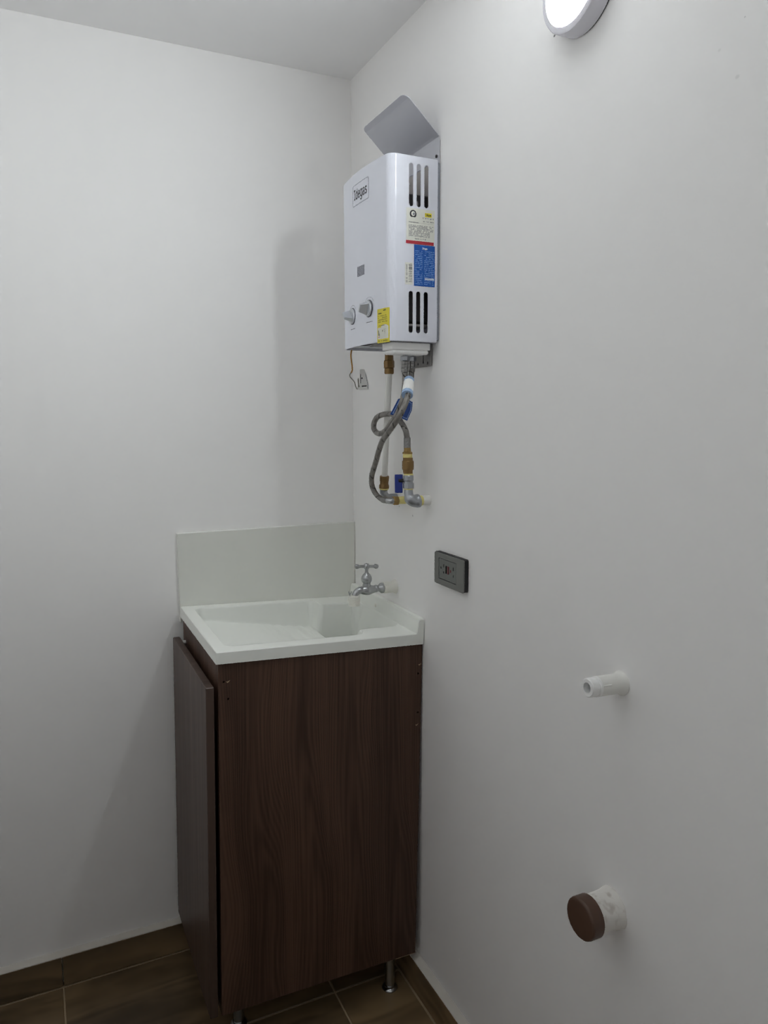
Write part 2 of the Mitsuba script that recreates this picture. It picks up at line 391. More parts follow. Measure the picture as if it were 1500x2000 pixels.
for u, w, k in hole_spots:
    if k == 'c':
        P = [(u - .0045, w + .0015), (u - .001, w - .003), (u + .0015, w - .0015), (u + .005, w + .003), (u + .001, w + .001), (u - .002, w + .0005)]
        add(C_ + '__chipped_spot', cab(sheet(P, (YP - .0006, YP + .0005), 'y')), 'm_chip')
door = bx(-.5330, -.5150, -.4385, -.0270, .117, .9010, .0015)
add(C_ + '__door', cab(door), 'm_wood_door', label='flat brown door with a dull sheen')
for w in (.80, .22):
    add(C_ + '__hinge', cab(bx(-.5150, -.5052, -.075, -.043, w - .02, w + .02, .002)), 'm_zinc')
add(C_ + '__door_bumper', cab(lathe([(.005, 0), (.005, .0070), (.004, .0096)], (-.5050, -.055, .893), (-1, 0, 0), 12)), 'm_pvc')
for x, y in ((-.0720, -.3911), (-.4600, -.3360), (-.0720, -.0800), (-.4600, -.0800)):
    zt = .113 - (x) * math.sin(CAB_TILT) - .0005
    k = add(C_ + '__leg', lathe([(.0130, .012), (.0130, zt - .006), (.019, zt - .005), (.019, zt)], (x, y, 0), (0, 0, 1), 28), 'm_chrome', 40)
    add(k + '__foot', lathe([(.0200, 0), (.0205, .003), (.0180, .0065), (.0150, .0080), (.0150, .0118)], (x, y, 0), (0, 0, 1), 28), 'm_chrome', 40)
tag(C_, 'dark wenge-look laundry cabinet with one door under the white sink', 'cabinet')

# ================================================================== backsplash
add('backsplash_panel', bx(-.5100, -.0012, -.0110, -.0004, .9450, 1.1848, .0012), 'm_white_panel')
tag('backsplash_panel', 'plain pale grey-white backsplash panel on the wall behind the sink', 'backsplash')

# ================================================================== laundry sink: one moulded piece, a height field on a fine grid
SX0, SX1, SY0, SY1 = -.5095, -.0020, -.4400, -.0125
SINK_Z, SINK_TILT = .9645, math.radians(2.65)
def sd_round(x, y, x0, x1, y0, y1, r):
    """Signed distance to a rounded rectangle, negative inside."""
    qx = np.abs(x - (x0 + x1) / 2) - (x1 - x0) / 2 + r
    qy = np.abs(y - (y0 + y1) / 2) - (y1 - y0) / 2 + r
    return np.hypot(np.maximum(qx, 0), np.maximum(qy, 0)) + np.minimum(np.maximum(qx, qy), 0) - r
def smin(a, b, k):
    h = np.clip(.5 + .5 * (b - a) / k, 0, 1)
    return b * (1 - h) + a * h - k * h * (1 - h)
def sst(a, b, x):
    t = np.clip((x - a) / (b - a), 0, 1); return t * t * (3 - 2 * t)
def sink_height(x, y):
    wide = sd_round(x, y, -.4780, -.1420, -.4000, -.0430, .022)
    deep = sd_round(x, y, -.2600, -.0230, -.3560, -.0930, .030)
    d = smin(wide, deep, .016)                       # distance inside the bowl's outline, negative inside
    # the floor: a ribbed slope on the left that ends at the deep tub
    t = np.clip((x + .478) / (.478 - .150), 0, 1)
    slope = -.030 - .042 * t
    ribs = .0013 * np.cos((x + .16) / .030 * 2 * np.pi) * sst(-.36, -.25, x) * sst(-.02, -.05, y) * sst(-.39, -.36, y)
    tub = -.26 + .0 * x
    floor = slope + ribs
    floor = floor + (tub - floor) * sst(-.155, -.128, x)
    wallz = np.where(d > 0, 0.0, d * 5.5)
    r = .008                                         # rounded rim: blend of the rim's plane and the wall
    k = .012
    hh = smin(-d * -5.5, 0 * d, k)
    h = np.maximum(hh, floor)
    h = -smin(-hh, -floor, .016)
    # a small lip round the rim
    edge = np.minimum.reduce([x - SX0, SX1 - x + .02, y - SY0, SY1 - y + .02])
    h = h - .0022 * (1 - np.clip(edge / .0030, 0, 1)) ** 2
    # upstand against the wall on the right
    up = sst(-.0215, -.0150, x)
    h = h * (1 - up) + up * (.0370 + .02 * sst(-.44, -.0125, y) * 0)
    h = h - .004 * up * (1 - np.clip((y - SY0) / .006, 0, 1)) ** 2
    return h
gx = np.unique(np.concatenate([np.arange(SX0, -.03, .0021), np.arange(-.03, SX1, .0008), [SX0 + .0006, SX0 + .0013, SX1]]))
gy = np.unique(np.concatenate([np.arange(SY0, SY1, .0021), [SY0 + .0006, SY0 + .0013, SY1]]))
X, Y = np.meshgrid(gx, gy, indexing='ij')
Zt = sink_height(X, Y)
E_ = np.minimum.reduce([X - SX0, SX1 - X, Y - SY0, SY1 - Y])
Zb = np.where(E_ < .006, -.0270, Zt - .006)
Zb = np.where((E_ >= .006) & (X > -.03), np.minimum(Zb, -.0270), Zb)
nx, ny = X.shape
top = np.stack([X, Y, Zt], -1).reshape(-1, 3); bot = np.stack([X, Y, Zb], -1).reshape(-1, 3)
I = np.arange(nx * ny).reshape(nx, ny)
q = np.stack([I[:-1, :-1], I[1:, :-1], I[1:, 1:], I[:-1, 1:]], -1).reshape(-1, 4)
Ft = np.vstack([q[:, [0, 1, 2]], q[:, [0, 2, 3]]])
Fb = Ft[:, ::-1] + nx * ny
ring = np.r_[I[:-1, 0], I[-1, :-1], I[:0:-1, -1], I[0, :0:-1]]
nxt = np.roll(ring, -1)
Fs = np.vstack([np.stack([ring, ring + nx * ny, nxt + nx * ny], 1), np.stack([ring, nxt + nx * ny, nxt], 1)])
sink = trimesh.Trimesh(np.vstack([top, bot]), np.vstack([Ft, Fb, Fs]), process=False)
if sink.volume < 0: sink.invert()
sink.apply_translation([0, 0, SINK_Z])
sink = cab(sink, SINK_TILT, (0.0, SINK_Z))
S_ = 'laundry_sink'
add(S_ + '__basin', sink, 'm_sink', 42)
def on_sink(x, y, dz=0.0):
    z = float(sink_height(np.array([x]), np.array([y]))[0]) + dz
    return (x * math.cos(SINK_TILT) + z * math.sin(SINK_TILT), y, SINK_Z - x * math.sin(SINK_TILT) + z * math.cos(SINK_TILT))
add(S_ + '__overflow_mark', lathe([(.0050, 0), (.0046, .0012), (.002, .0016)], (-.0238, -.205, .982), (-1, .0, 0), 18), 'm_pvc_cream', 40)
add(S_ + '__drain', lathe([(.030, 0), (.030, .002), (.022, .003), (.0, .001)], on_sink(-.075, -.225, .0005), (0, 0, 1), 28), 'm_chrome', 40)
tag(S_, 'white moulded laundry sink with ribbed washboard on the dark cabinet', 'sink')

# ================================================================== faucet
Fk = 'sink_faucet'
FY, FZ = -.2775, 1.0475
add(Fk + '__pipe_stub', lathe([(.0185, .0005), (.0165, .005), (.0150, .010), (.0150, .036)], (0, FY, FZ), (-1, 0, 0), 28), 'm_pvc_cream', 40, label='cream plastic pipe stub in the wall')
add(Fk + '__flange', lathe([(.0125, .0360), (.0138, .0375), (.0138, .0420), (.0110, .0450), (.0085, .0475), (.0080, .052), (.0098, .0545), (.0098, .0575), (.0080, .0600)], (0, FY, FZ), (-1, 0, 0), 28), 'm_chrome', 40)
body = cat(lathe([(.0085, -.0005), (.0108, .008), (.0135, .018), (.0135, .026), (.0110, .034), (.0090, .040)], (-.0590, FY, FZ - .0010), (-1, 0, 0), 28),
           lathe([(.0118, -.004), (.0108, .006), (.0098, .016)], (-.0823, FY, FZ), (0, 0, 1), 28))
add(Fk + '__body', body, 'm_chrome', 50)
sp = spline([(-.088, FY, FZ - .002), (-.100, FY, FZ + .0005), (-.1105, FY, FZ - .0045), (-.1160, FY, FZ - .012), (-.1172, FY, FZ - .019)], 24)
add(Fk + '__spout', tube(sp, np.linspace(.0098, .0078, 24), 20), 'm_chrome', 60)
add(Fk + '__bonnet', lathe([(.0098, .014), (.0095, .0175), (.0112, .0195), (.0132, .0235), (.0138, .0290), (.0130, .0335), (.0100, .0395), (.0062, .0430), (.0048, .0450)], (-.0823, FY, FZ), (0, 0, 1), 28), 'm_chrome', 40)
hk = add(Fk + '__handle', lathe([(.0048, -.0155), (.0044, -.0075), (.0062, -.0060), (.0080, -.002), (.0080, .0025), (.0060, .0065), (.0015, .0085)], (-.0823, FY, FZ + .0610), (0, 0, 1), 24), 'm_chrome', 40, label='chrome tee handle')
for s in (-1, 1):
    add(hk + '__arm', lathe([(.0042, .006), (.0038, .0190), (.0042, .0205), (.0062, .0240), (.0064, .0280), (.0048, .0320), (.0015, .0335)], (-.0823, FY, FZ + .0610), (s, 0, -.085 * s), 20), 'm_chrome', 40)
ap = [(.0148, -.026)]
for k in range(6):
    z = -.026 + k * .004; ap += [(.0150, z), (.0150, z + .0022), (.0140, z + .0026), (.0140, z + .0038)]
ap += [(.0135, -.0015), (.0080, 0), (.0078, .0015)]
add(Fk + '__hose_adapter', lathe(ap, (-.1172, FY, FZ - .0115), (0, 0, 1), 32), 'm_pvc_cream', 30, label='ribbed white plastic adapter on the spout')
add(Fk + '__clip', tube(spline([(-.1275, FY, FZ - .013), (-.1310, FY, FZ - .006), (-.1335, FY - .001, FZ + .0005), (-.1295, FY + .001, FZ - .0065), (-.1250, FY, FZ - .0005)], 20), .0014, 8), 'm_chrome', 60)
tag(Fk, 'chrome garden-style faucet with tee handle over the white sink', 'faucet')

# ================================================================== gas water heater
W_ = 'water_heater'
HY0, HY1, HZ0, HZ1 = -.5050, -.2400, 1.6545, 2.0450
def front_x(y):
    y = np.asarray(y, float)
    return -.1280 - .0080 * (1 - ((y + .3725) / .1115) ** 2)
def profile(off=0.0):
    P = [(-.0085, HY1), (-.0085, HY0)]
    r = .0200
    for k in range(9):
        a = math.radians(90 * k / 8); P.append((-.1080 - r * math.sin(a), HY0 + r - r * math.cos(a)))
    for y in np.linspace(-.4800, -.2650, 23): P.append((float(front_x(y)), float(y)))
    for k in range(9):
        a = math.radians(90 * k / 8); P.append((-.1080 - r * math.cos(a), HY1 - r + r * math.sin(a)))
    cs = m3.CrossSection([np.array(P)])
    if cs.area() <= 0: cs = m3.CrossSection([np.array(P)[::-1]])
    return cs.offset(off, m3.JoinType.Miter) if off else cs
def slab(cs, z0, z1):
    return m3.Manifold.extrude(cs, z1 - z0).translate((0, 0, z0))
outer = m3.Manifold.batch_hull([slab(profile(-.0025), HZ0, HZ1), slab(profile(-.0008), HZ0 + .0006, HZ1 - .0009), slab(profile(), HZ0 + .0020, HZ1 - .0028)])
casing = outer - slab(profile(-.0016), HZ0 - .01, HZ1 - .0016)
casing -= m3.Manifold.extrude(m3.CrossSection([rounded(-.1050, -.0130, -.4940, -.2520, .006)[::1]]), .1).translate((0, 0, 2.0000))
def capsule(x, z0, z1, y0, y1, r=.0052):
    c = m3.CrossSection.hull_points(np.vstack([[(x + r * math.cos(a), z + s * r * math.sin(a)) for a in np.linspace(0, math.pi, 10)] for z, s in ((z1 - r, 1), (z0 + r, -1))]))
    m = m3.Manifold.extrude(c, y1 - y0)          # x, z -> x, y ; turn it up
    return m.rotate((90, 0, 0)).translate((0, y1, 0))
for xs_ in (-.0740, -.0555, -.0367):
    for z0, z1 in ((1.9400, 2.0290), (1.6735, 1.7630)):
        for y0, y1 in ((HY0 - .01, HY0 + .01), (HY1 - .01, HY1 + .01)):
            casing -= capsule(xs_ - (.0140 if y0 > -.4 else 0), z0, z1, y0, y1)
add(W_ + '__casing', casing, 'm_heater', 32, label='glossy white enamel casing with side slots')
add(W_ + '__back_plate', bx(-.0084, -.0004, HY0 + .004, HY1 - .004, 1.6600, 2.0400, .001), 'm_heater_plate', label='dull steel back plate')
add(W_ + '__heat_exchanger', bx(-.1060, -.0120, -.4860, -.2600, 1.6980, 1.9720, .004), 'm_soot')
add(W_ + '__flue_box', cat(bx(-.0180, -.0100, -.4950, -.2500, 1.9060, 2.0400, .003), bx(-.0790, -.0690, -.4930, -.4862, 1.9860, 1.9930, .001), bx(-.0600, -.0500, -.4930, -.4862, 1.9420, 1.9560, .001), bx(-.0790, -.0700, -.4930, -.4862, 1.9420, 1.9500, .001)), 'm_copper_box')
add(W_ + '__burner_tray', bx(-.1000, -.0120, -.4860, -.2600, 1.6900, 1.6960, .001), 'm_copper_box')
bp = man(bx(-.1180, -.0090, -.4960, -.2480, 1.6600, 1.6615))
for (x, y, sx, sy) in ((-.104, -.43, .010, .03), (-.085, -.40, .008, .02), (-.060, -.38, .012, .035), (-.104, -.34, .009, .03), (-.075, -.32, .012, .02)):
    bp -= man(bx(x - sx, x + sx, y - sy, y + sy, 1.65, 1.67))
add(W_ + '__bottom_plate', bp, 'm_zinc')
add(W_ + '__gas_valve', cat(bx(-.0980, -.0560, -.4300, -.3400, 1.6560, 1.6890, .004), lathe([(.010, 0), (.010, .03)], (-.098, -.400, 1.668), (-1, 0, 0), 18)), 'm_steel_dark')
# flue deflector: a sheet bent out from the wall, its free edge folded, corners rounded
def hood():
    y0, y1 = -.5010, -.2780
    prof_ = [(-.0030, 2.0200), (-.0030, 2.0880), (-.0040, 2.0935), (-.0080, 2.0985), (-.0740, 2.1575), (-.0785, 2.1612), (-.0895, 2.1680)]
    prof_ = np.array(prof_)
    d = np.r_[0, np.cumsum(np.linalg.norm(np.diff(prof_, axis=0), axis=1))]
    tot = d[-1]; r = .017; N = 41; M = 34
    t = np.linspace(0, tot, N)
    t = np.unique(np.r_[t, d, np.linspace(tot - r, tot, 10)]); N = len(t)
    px = np.interp(t, d, prof_[:, 0]); pz = np.interp(t, d, prof_[:, 1])
    V = []
    for i in range(N):
        c = max(0.0, t[i] - (tot - r)); inset = r - math.sqrt(max(0.0, r * r - c * c))
        for y in np.linspace(y0 + inset, y1 - inset, M): V.append((px[i], y, pz[i]))
    V = np.array(V); I = np.arange(N * M).reshape(N, M)
    q = np.stack([I[:-1, :-1], I[1:, :-1], I[1:, 1:], I[:-1, 1:]], -1).reshape(-1, 4)
    Fa = np.vstack([q[:, [0, 1, 2]], q[:, [0, 2, 3]]])
    tg = np.gradient(np.stack([px, pz], 1), axis=0); tg /= np.linalg.norm(tg, axis=1, keepdims=True) + 1e-12
    nrm = np.stack([-tg[:, 1], np.zeros(N), tg[:, 0]], 1)
    V2 = V + np.repeat(nrm, M, 0) * -.0012
    ring = np.r_[I[:-1, 0], I[-1, :-1], I[:0:-1, -1], I[0, :0:-1]]; nxt = np.roll(ring, -1); n = N * M
    Fs = np.vstack([np.stack([ring, ring + n, nxt + n], 1), np.stack([ring, nxt + n, nxt], 1)])
    m = trimesh.Trimesh(np.vstack([V, V2]), np.vstack([Fa, Fa[:, ::-1] + n, Fs]), process=False)
    trimesh.repair.fix_normals(m)
    return m
add(W_ + '__flue_deflector', hood(), 'm_hood', 35, label='grey sheet-metal deflector bent out over the top')
add(W_ + '__flue_deflector__screw', lathe([(.0035, 0), (.0030, .0015), (.001, .002)], (-.0042, -.4900, 2.056), (-1, 0, 0), 14), 'm_black', 40)
# front: maker's plate, display, knobs
def on_front(mesh, lift):
    v = mesh.vertices.copy(); v[:, 0] = front_x(v[:, 1]) - lift - (-.1345 - v[:, 0]) ; return trimesh.Trimesh(v, mesh.faces, process=False)
def front_sheet(P, lift=0.0005, th=.0006):
    cs = m3.CrossSection([np.asarray(P, float)])
    if cs.area() <= 0: cs = m3.CrossSection([np.asarray(P, float)[::-1]])
    m = tri(m3.Manifold.extrude(cs, th).refine_to_length(.008)); v = m.vertices
    w = np.stack([front_x(v[:, 0]) + .0002 - v[:, 2], v[:, 0], v[:, 1]], 1)
    m = trimesh.Trimesh(w, m.faces, process=False)
    if m.volume < 0: m.invert()
    return m
outline = rounded(-.4180, -.3300, 1.9720, 2.0180, .004)
inner_o = rounded(-.4172, -.3308, 1.9728, 2.0172, .0034)
pk = add(W_ + '__maker_plate', front_sheet(outline), 'm_heater', label='name plate with dark lettering')
cs_ring = m3.CrossSection([outline]) - m3.CrossSection([inner_o])
mring = tri(m3.Manifold.extrude(cs_ring, .0004).refine_to_length(.008)); v = mring.vertices
mring = trimesh.Trimesh(np.stack([front_x(v[:, 0]) - .0004 - v[:, 2], v[:, 0], v[:, 1]], 1), mring.faces, process=False)
add(pk + '__border', mring, 'm_ink_grey')
def front_text(s, h, y, z, bold=False, lift=.0005):
    m = meshkit.text_mesh(s, h, .0004, bold); v = m.vertices.copy()
    yy = y - v[:, 0]
    m = trimesh.Trimesh(np.stack([front_x(yy) - lift - v[:, 2], yy, z + v[:, 1]], 1), m.faces, process=False)
    if m.volume < 0: m.invert()
    return m
lt = front_text('Idegas', .0225, -.3372, 1.9850, False)
w_ = lt.vertices[:, 1].max() - lt.vertices[:, 1].min()
yy_ = -.3372 + (lt.vertices[:, 1] + .3372) * (.0715 / w_); lt.vertices[:, 0] += front_x(yy_) - front_x(lt.vertices[:, 1]); lt.vertices[:, 1] = yy_
add(pk + '__lettering', lt, 'm_ink')
for k in range(5):
    y = -.3545 - k * .0083
    add(W_ + '__indicator_bar', front_sheet([(y, 1.8115), (y - .0064, 1.8115), (y - .0064, 1.8340), (y, 1.8340)]), 'm_ink_grey')
for y, z, tilt in ((-.3215, 1.7270, 48), (-.4170, 1.7330, 118)):
    o = (float(front_x(y)) - .0004, y, z)
    k = add(W_ + '__control_knob', lathe([(.0178, 0), (.0178, .0035), (.0165, .0050), (.0120, .0060)], o, (-1, 0, 0), 36), 'm_knob', 30, label='silvery knob with a raised grip')
    a = math.radians(tilt); gy, gz = math.cos(a), math.sin(a)
    pts = []
    for h, wd, ln in ((.0045, .0058, .0140), (.0120, .0036, .0125), (.0240, .0028, .0085)):
        for sgn in (-1, 1):
            for sg2 in (-1, 1):
                pts.append((o[0] - h, o[1] + sgn * ln * gy - sg2 * wd * gz, o[2] + sgn * ln * gz + sg2 * wd * gy))
    add(k + '__grip', trimesh.convex.convex_hull(np.array(pts)), 'm_knob')
    add(k + '__skirt', lathe([(.0192, -.0002), (.0192, .0012)], o, (-1, 0, 0), 36), 'm_knob_dark', 30)
    # printed scale arc and caption under the knob
    arc = []
    for s in np.linspace(35, 145, 14): arc.append((y + .0255 * math.cos(math.radians(s)), z + .0255 * math.sin(math.radians(s))))
    arc2 = [(y + .0247 * math.cos(math.radians(s)), z + .0247 * math.sin(math.radians(s))) for s in np.linspace(145, 35, 14)]
    add(W_ + '__scale_print', front_sheet(arc + arc2, th=.0003), 'm_ink_grey')
    add(W_ + '__caption_print', front_sheet([(y + .015, z - .0305), (y - .016, z - .0305), (y - .016, z - .0290), (y + .015, z - .0290)], th=.0003), 'm_ink_grey')
# yellow energy label wrapped towards the rounded corner
py = np.linspace(-.4555, -.4990, 20)
def skin(y):
    if y > -.4850 + .0: return float(front_x(max(y, -.4850)))
    a = math.acos(np.clip((HY0 + .02 - y) / .02, -1, 1)); return -.1080 - .02 * math.sin(a)
V, n = [], len(py)
for zz in (1.6525, 1.7262):
    for y in py: V.append((min(skin(y), skin(y)) - .0005, y, zz))
for zz in (1.6525, 1.7262):
    for y in py: V.append((skin(y) + .0010, y + .0004, zz))
Fc = []
for k in range(n - 1):
    Fc += [(k, k + 1, n + k + 1), (k, n + k + 1, n + k), (2 * n + k, 3 * n + k + 1, 2 * n + k + 1), (2 * n + k, 3 * n + k, 3 * n + k + 1)]
yl = trimesh.Trimesh(np.array(V), np.array(Fc), process=False)
add(W_ + '__energy_label', yl, 'm_yellow_label', label='yellow and white label at the front corner')
SIDE = HY0 - .0006
def side_sheet(P, th=.0008, lift=0.0): return sheet(P, (HY0 - th - lift, HY0 + .0004), 'y')
sl = add(W_ + '__warning_label', side_sheet([(-.0856, 1.8690), (-.0165, 1.8690), (-.0165, 1.9365), (-.0856, 1.9365)]), 'm_side_label', label='cream label with small print and a red foot')
add(sl + '__red_strip', side_sheet([(-.0862, 1.8625), (-.0185, 1.8625), (-.0185, 1.8692), (-.0862, 1.8692)], .0011), 'm_red')
add(sl + '__emblem', cat(lathe([(.0082, 0), (.0082, .0011)], (-.0695, HY0, 1.9243), (0, -1, 0), 28)), 'm_ink')
add(sl + '__emblem', cat(lathe([(.0050, 0), (.0050, .0014)], (-.0695, HY0, 1.9250), (0, -1, 0), 24), sheet([(-.0785, 1.9150), (-.0605, 1.9150), (-.0615, 1.9178), (-.0775, 1.9178)], (HY0 - .0014, HY0), 'y')), 'm_cream_label')
add(sl + '__emblem', lathe([(.0026, 0), (.0026, .0017)], (-.0680, HY0, 1.9245), (0, -1, 0), 16), 'm_ink_grey')
yb = add(sl + '__yellow_box', side_sheet([(-.0405, 1.9210), (-.0240, 1.9210), (-.0240, 1.9295), (-.0405, 1.9295)], .0011), 'm_yellow')
def side_text(s, h, x, z, width, lift):
    m = text_on(s, h, (0, 0, 0), (1, 0, 0), (0, 0, 1), (0, -1, 0), .0003, True)
    m.vertices[:, 0] *= width / m.vertices[:, 0].max(); m.vertices += np.array([x, HY0 - lift, z]); return m
add(sl + '__lettering', side_text('Idegas', .0046, -.0392, 1.9232, .0140, .0011), 'm_ink')
bl = add(W_ + '__data_label', side_sheet([(-.0665, 1.7745), (-.0150, 1.7745), (-.0150, 1.8615), (-.0665, 1.8615)]), 'm_blue_label', label='blue rating label with white print')
add(bl + '__lettering', side_text('Idegas', .0042, -.0470, 1.8525, .0130, .0008), 'm_ink_white')
add(W_ + '__barcode_label', side_sheet([(-.0882, 1.7762), (-.0700, 1.7762), (-.0700, 1.8225), (-.0882, 1.8225)], .0007), 'm_barcode', label='small barcode sticker')
# battery box and mounting bracket below
add(W_ + '__battery_box', cat(bx(-.1120, -.0165, -.4900, -.4380, 1.6385, 1.6538, .0012), bx(-.1085, -.0190, -.4880, -.4400, 1.6290, 1.6388, .0030)), 'm_white_plastic', label='white plastic box under the casing')
br = man(bx(-.0064, -.0030, -.4730, -.3600, 1.6050, 1.6620, .0006))
for y, z, r in ((-.4600, 1.6130, .0035), (-.4120, 1.6130, .0030), (-.385, 1.613, .003)):
    br -= man(lathe([(r, -.01), (r, .01)], (-.005, y, z), (-1, 0, 0), 16))
br -= man(bx(-.02, .01, -.4400, -.4360, 1.6180, 1.6340)); br -= man(lathe([(.0040, -.01), (.0040, .01)], (-.005, -.4380, 1.6165), (-1, 0, 0), 16))
add(W_ + '__mounting_bracket', br, 'm_steel_dark', label='dark steel bracket with keyhole slot')
add(W_ + '__inlet', lathe([(.0095, 0), (.0095, .012), (.0080, .013), (.0080, .036)], (-.0530, -.4500, 1.6280), (0, 0, 1), 6), 'm_white_plastic', 30)
tag(W_, 'white wall-hung gas water heater with two knobs and stickers', 'water heater')

# ================================================================== hang tag below the heater's far corner
K_ = 'hang_tag'
cord = spline([(-.1119, -.2600, 1.6540), (-.1120, -.2600, 1.6213), (-.1122, -.2600, 1.6012), (-.1178, -.2600, 1.5923), (-.1110, -.2600, 1.5824), (-.1041, -.2600, 1.5737), (-.1014, -.2600, 1.5640), (-.0973, -.2600, 1.5590), (-.0944, -.2600, 1.5663), (-.0950, -.2600, 1.5850), (-.0945, -.2605, 1.5720), (-.0900, -.2602, 1.5640)], 80)
add(K_ + '__card', sheet([(-.0905, 1.6075), (-.0790, 1.6083), (-.0742, 1.5990), (-.0718, 1.5907), (-.0680, 1.5790), (-.0663, 1.5718), (-.0657, 1.5578), (-.0930, 1.5562), (-.0979, 1.5600), (-.0940, 1.5650)], (-.2612, -.2604), 'y'), 'm_paper')
for P in ([(-.0760, 1.5965), (-.0748, 1.5965), (-.0690, 1.5725), (-.0682, 1.5595), (-.0694, 1.5595), (-.0702, 1.5725)], [(-.0892, 1.5730), (-.0880, 1.5730), (-.0880, 1.5960), (-.0892, 1.5960)], [(-.0865, 1.5835), (-.0835, 1.5840), (-.0840, 1.5880), (-.0862, 1.5875)], [(-.0860, 1.5645), (-.0725, 1.5655), (-.0725, 1.5682), (-.0860, 1.5672)]):
    add(K_ + '__print', sheet(P, (-.2615, -.2611), 'y'), 'm_ink' if P[0][0] < -.08 else 'm_ink_grey')
add(K_ + '__elastic', tube(cord[:30], .0019, 8), 'm_tan', 60, label='tan elastic')
add(K_ + '__cord', tube(cord[29:], .0013, 8), 'm_cord', 60)
tag(K_, 'small white printed card hanging on a tan cord under the heater', 'tag')

# ================================================================== plumbing
P_ = 'hot_water_pipe'
top_ = np.array([-.0470, -.3390, 1.5960]); low_ = np.array([-.0370, -.2905, 1.3400])
ax = low_ - top_
add(P_ + '__tube', tube(np.linspace(top_ - ax * .04, low_ + ax * .03, 12), .0078, 20), 'm_pvc', True, label='straight white plastic tube')
add(P_ + '__brass_nut', lathe([(.0105, 0), (.0115, .002), (.0115, .013), (.0095, .0145)], (-.0470, -.3390, 1.5930), (0, 0, 1), 24), 'm_brass', 35, label='brass compression nut')
add(P_ + '__brass_nut', lathe([(.0130, .0145), (.0132, .016), (.0132, .0310), (.0110, .0330), (.0105, .050)], (-.0470, -.3390, 1.5930), (0, 0, 1), 6, .3), 'm_brass', 20)
dl = ax / np.linalg.norm(ax)
add(P_ + '__brass_socket', lathe([(.0100, -.001), (.0118, .0), (.0118, .012), (.0108, .014), (.0108, .021), (.0128, .024), (.0128, .030)], low_, dl, 28), 'm_brass', 35)
add(P_ + '__sealing_tape', lathe([(.0124, .0298), (.0122, .0335)], low_, dl, 28), 'm_teflon', 35, label='yellow thread tape')
eb = low_ + dl * .033
el = spline([eb, eb + dl * .010, (-.0300, eb[1], 1.2870), (-.0180, eb[1], 1.2840), (-.0005, eb[1], 1.2840)], 24)
add(P_ + '__elbow', tube(el, .0098, 20), 'm_zinc', 60)
tag(P_, 'straight white hot-water pipe with brass fittings below the heater', 'pipe')

HR = .0066
def hose(key, pts, label, m0, m1):
    P = spline(pts, 220)
    mesh, uv = tube(P, HR, 20, True)
    k = key + '__braid'; scene[k] = ply(mesh, 'm_braid', True, uv=uv)
    # crimped ferrules at both ends and a nut at the top
    for i, (a, b) in enumerate(((P[0], P[6]), (P[-1], P[-7]))):
        d = (b - a) / np.linalg.norm(b - a)
        add(key + '__ferrule', lathe([(.0060, -.001), (.0080, 0), (.0080, .006), (.0074, .007), (.0080, .008), (.0080, .014), (.0074, .015), (.0080, .016), (.0080, .024), (.0068, .026)], a, d, 24), 'm_ferrule', 30, label='crimped metal ferrule')
    tag(key, label, 'hose', group='braided hoses below the heater')
A = [(-.0400, -.4440, 1.6180), (-.0420, -.4480, 1.5970), (-.0530, -.4660, 1.5760), (-.078, -.501, 1.540), (-.091, -.511, 1.517), (-.099, -.506, 1.497), (-.103, -.492, 1.481), (-.104, -.469, 1.465), (-.101, -.437, 1.449), (-.096, -.399, 1.429), (-.085, -.340, 1.377), (-.074, -.294, 1.342), (-.065, -.277, 1.314), (-.059, -.289, 1.294), (-.0565, -.319, 1.285), (-.0550, -.346, 1.2840)]
B = [(-.0630, -.4560, 1.6160), (-.0620, -.4530, 1.5960), (-.061, -.452, 1.575), (-.066, -.456, 1.541), (-.073, -.458, 1.520), (-.078, -.447, 1.497), (-.080, -.425, 1.481), (-.080, -.403, 1.465), (-.079, -.377, 1.454), (-.077, -.345, 1.449), (-.075, -.317, 1.455), (-.072, -.302, 1.467), (-.068, -.306, 1.484), (-.064, -.329, 1.494), (-.060, -.359, 1.497), (-.058, -.390, 1.494), (-.057, -.420, 1.480), (-.056, -.440, 1.464), (-.054, -.447, 1.448), (-.052, -.446, 1.430), (-.052, -.446, 1.4170)]
hose('braided_hose', A, 'grey braided steel hose sweeping down to the low brass nut at the wall', 0, 0)
hose('braided_hose_001', B, 'grey braided steel hose curled in a loop above the blue-handled valve', 0, 0)
labels['braided_hose'].pop('group'); labels['braided_hose_001'].pop('group')
add('braided_hose__nut', lathe([(.0090, .0), (.0105, .001), (.0105, .010), (.0085, .0115)], (-.0400, -.4440, 1.6160), (0, 0, 1), 6), 'm_zinc', 20)
add('braided_hose_001__nut', lathe([(.0090, .0), (.0105, .001), (.0105, .010), (.0085, .0115)], (-.0630, -.4560, 1.6160), (0, 0, 1), 6), 'm_zinc', 20)
# paper label wrapped round both hoses, blue card behind them
wr = []
for (x, y, z), r in (((-.0580, -.4670, 1.5740), .0125), ((-.0800, -.5000, 1.5380), .0145)):
    wr.append((x, y, z, r))
def wrap(a, b):
    Pn = np.linspace(wr[0][:3], wr[-1][:3], 12); t = np.linspace(0, 1, 12)
    k = (t >= a - 1e-9) & (t <= b + 1e-9)
    return tube(Pn[k], (.0112 + .0018 * t)[k], 18)
add('braided_hose__paper_label', wrap(.18, .82), 'm_paper', 60, label='pale label wrapped round the hose top')
add('braided_hose__label_band', wrap(0, .19), 'm_tag_pale', 60)
add('braided_hose__label_band', wrap(.81, 1), 'm_tag_pale', 60)
card = np.array([(-.0826, 1.4971), (-.0642, 1.5288), (-.0455, 1.5289), (-.0315, 1.5219), (-.0334, 1.5054), (-.0441, 1.4841), (-.0614, 1.4912)])
card_c = card.mean(0)
card = card_c + (card - card_c) * 1.14 + np.array([-.0030, .0])
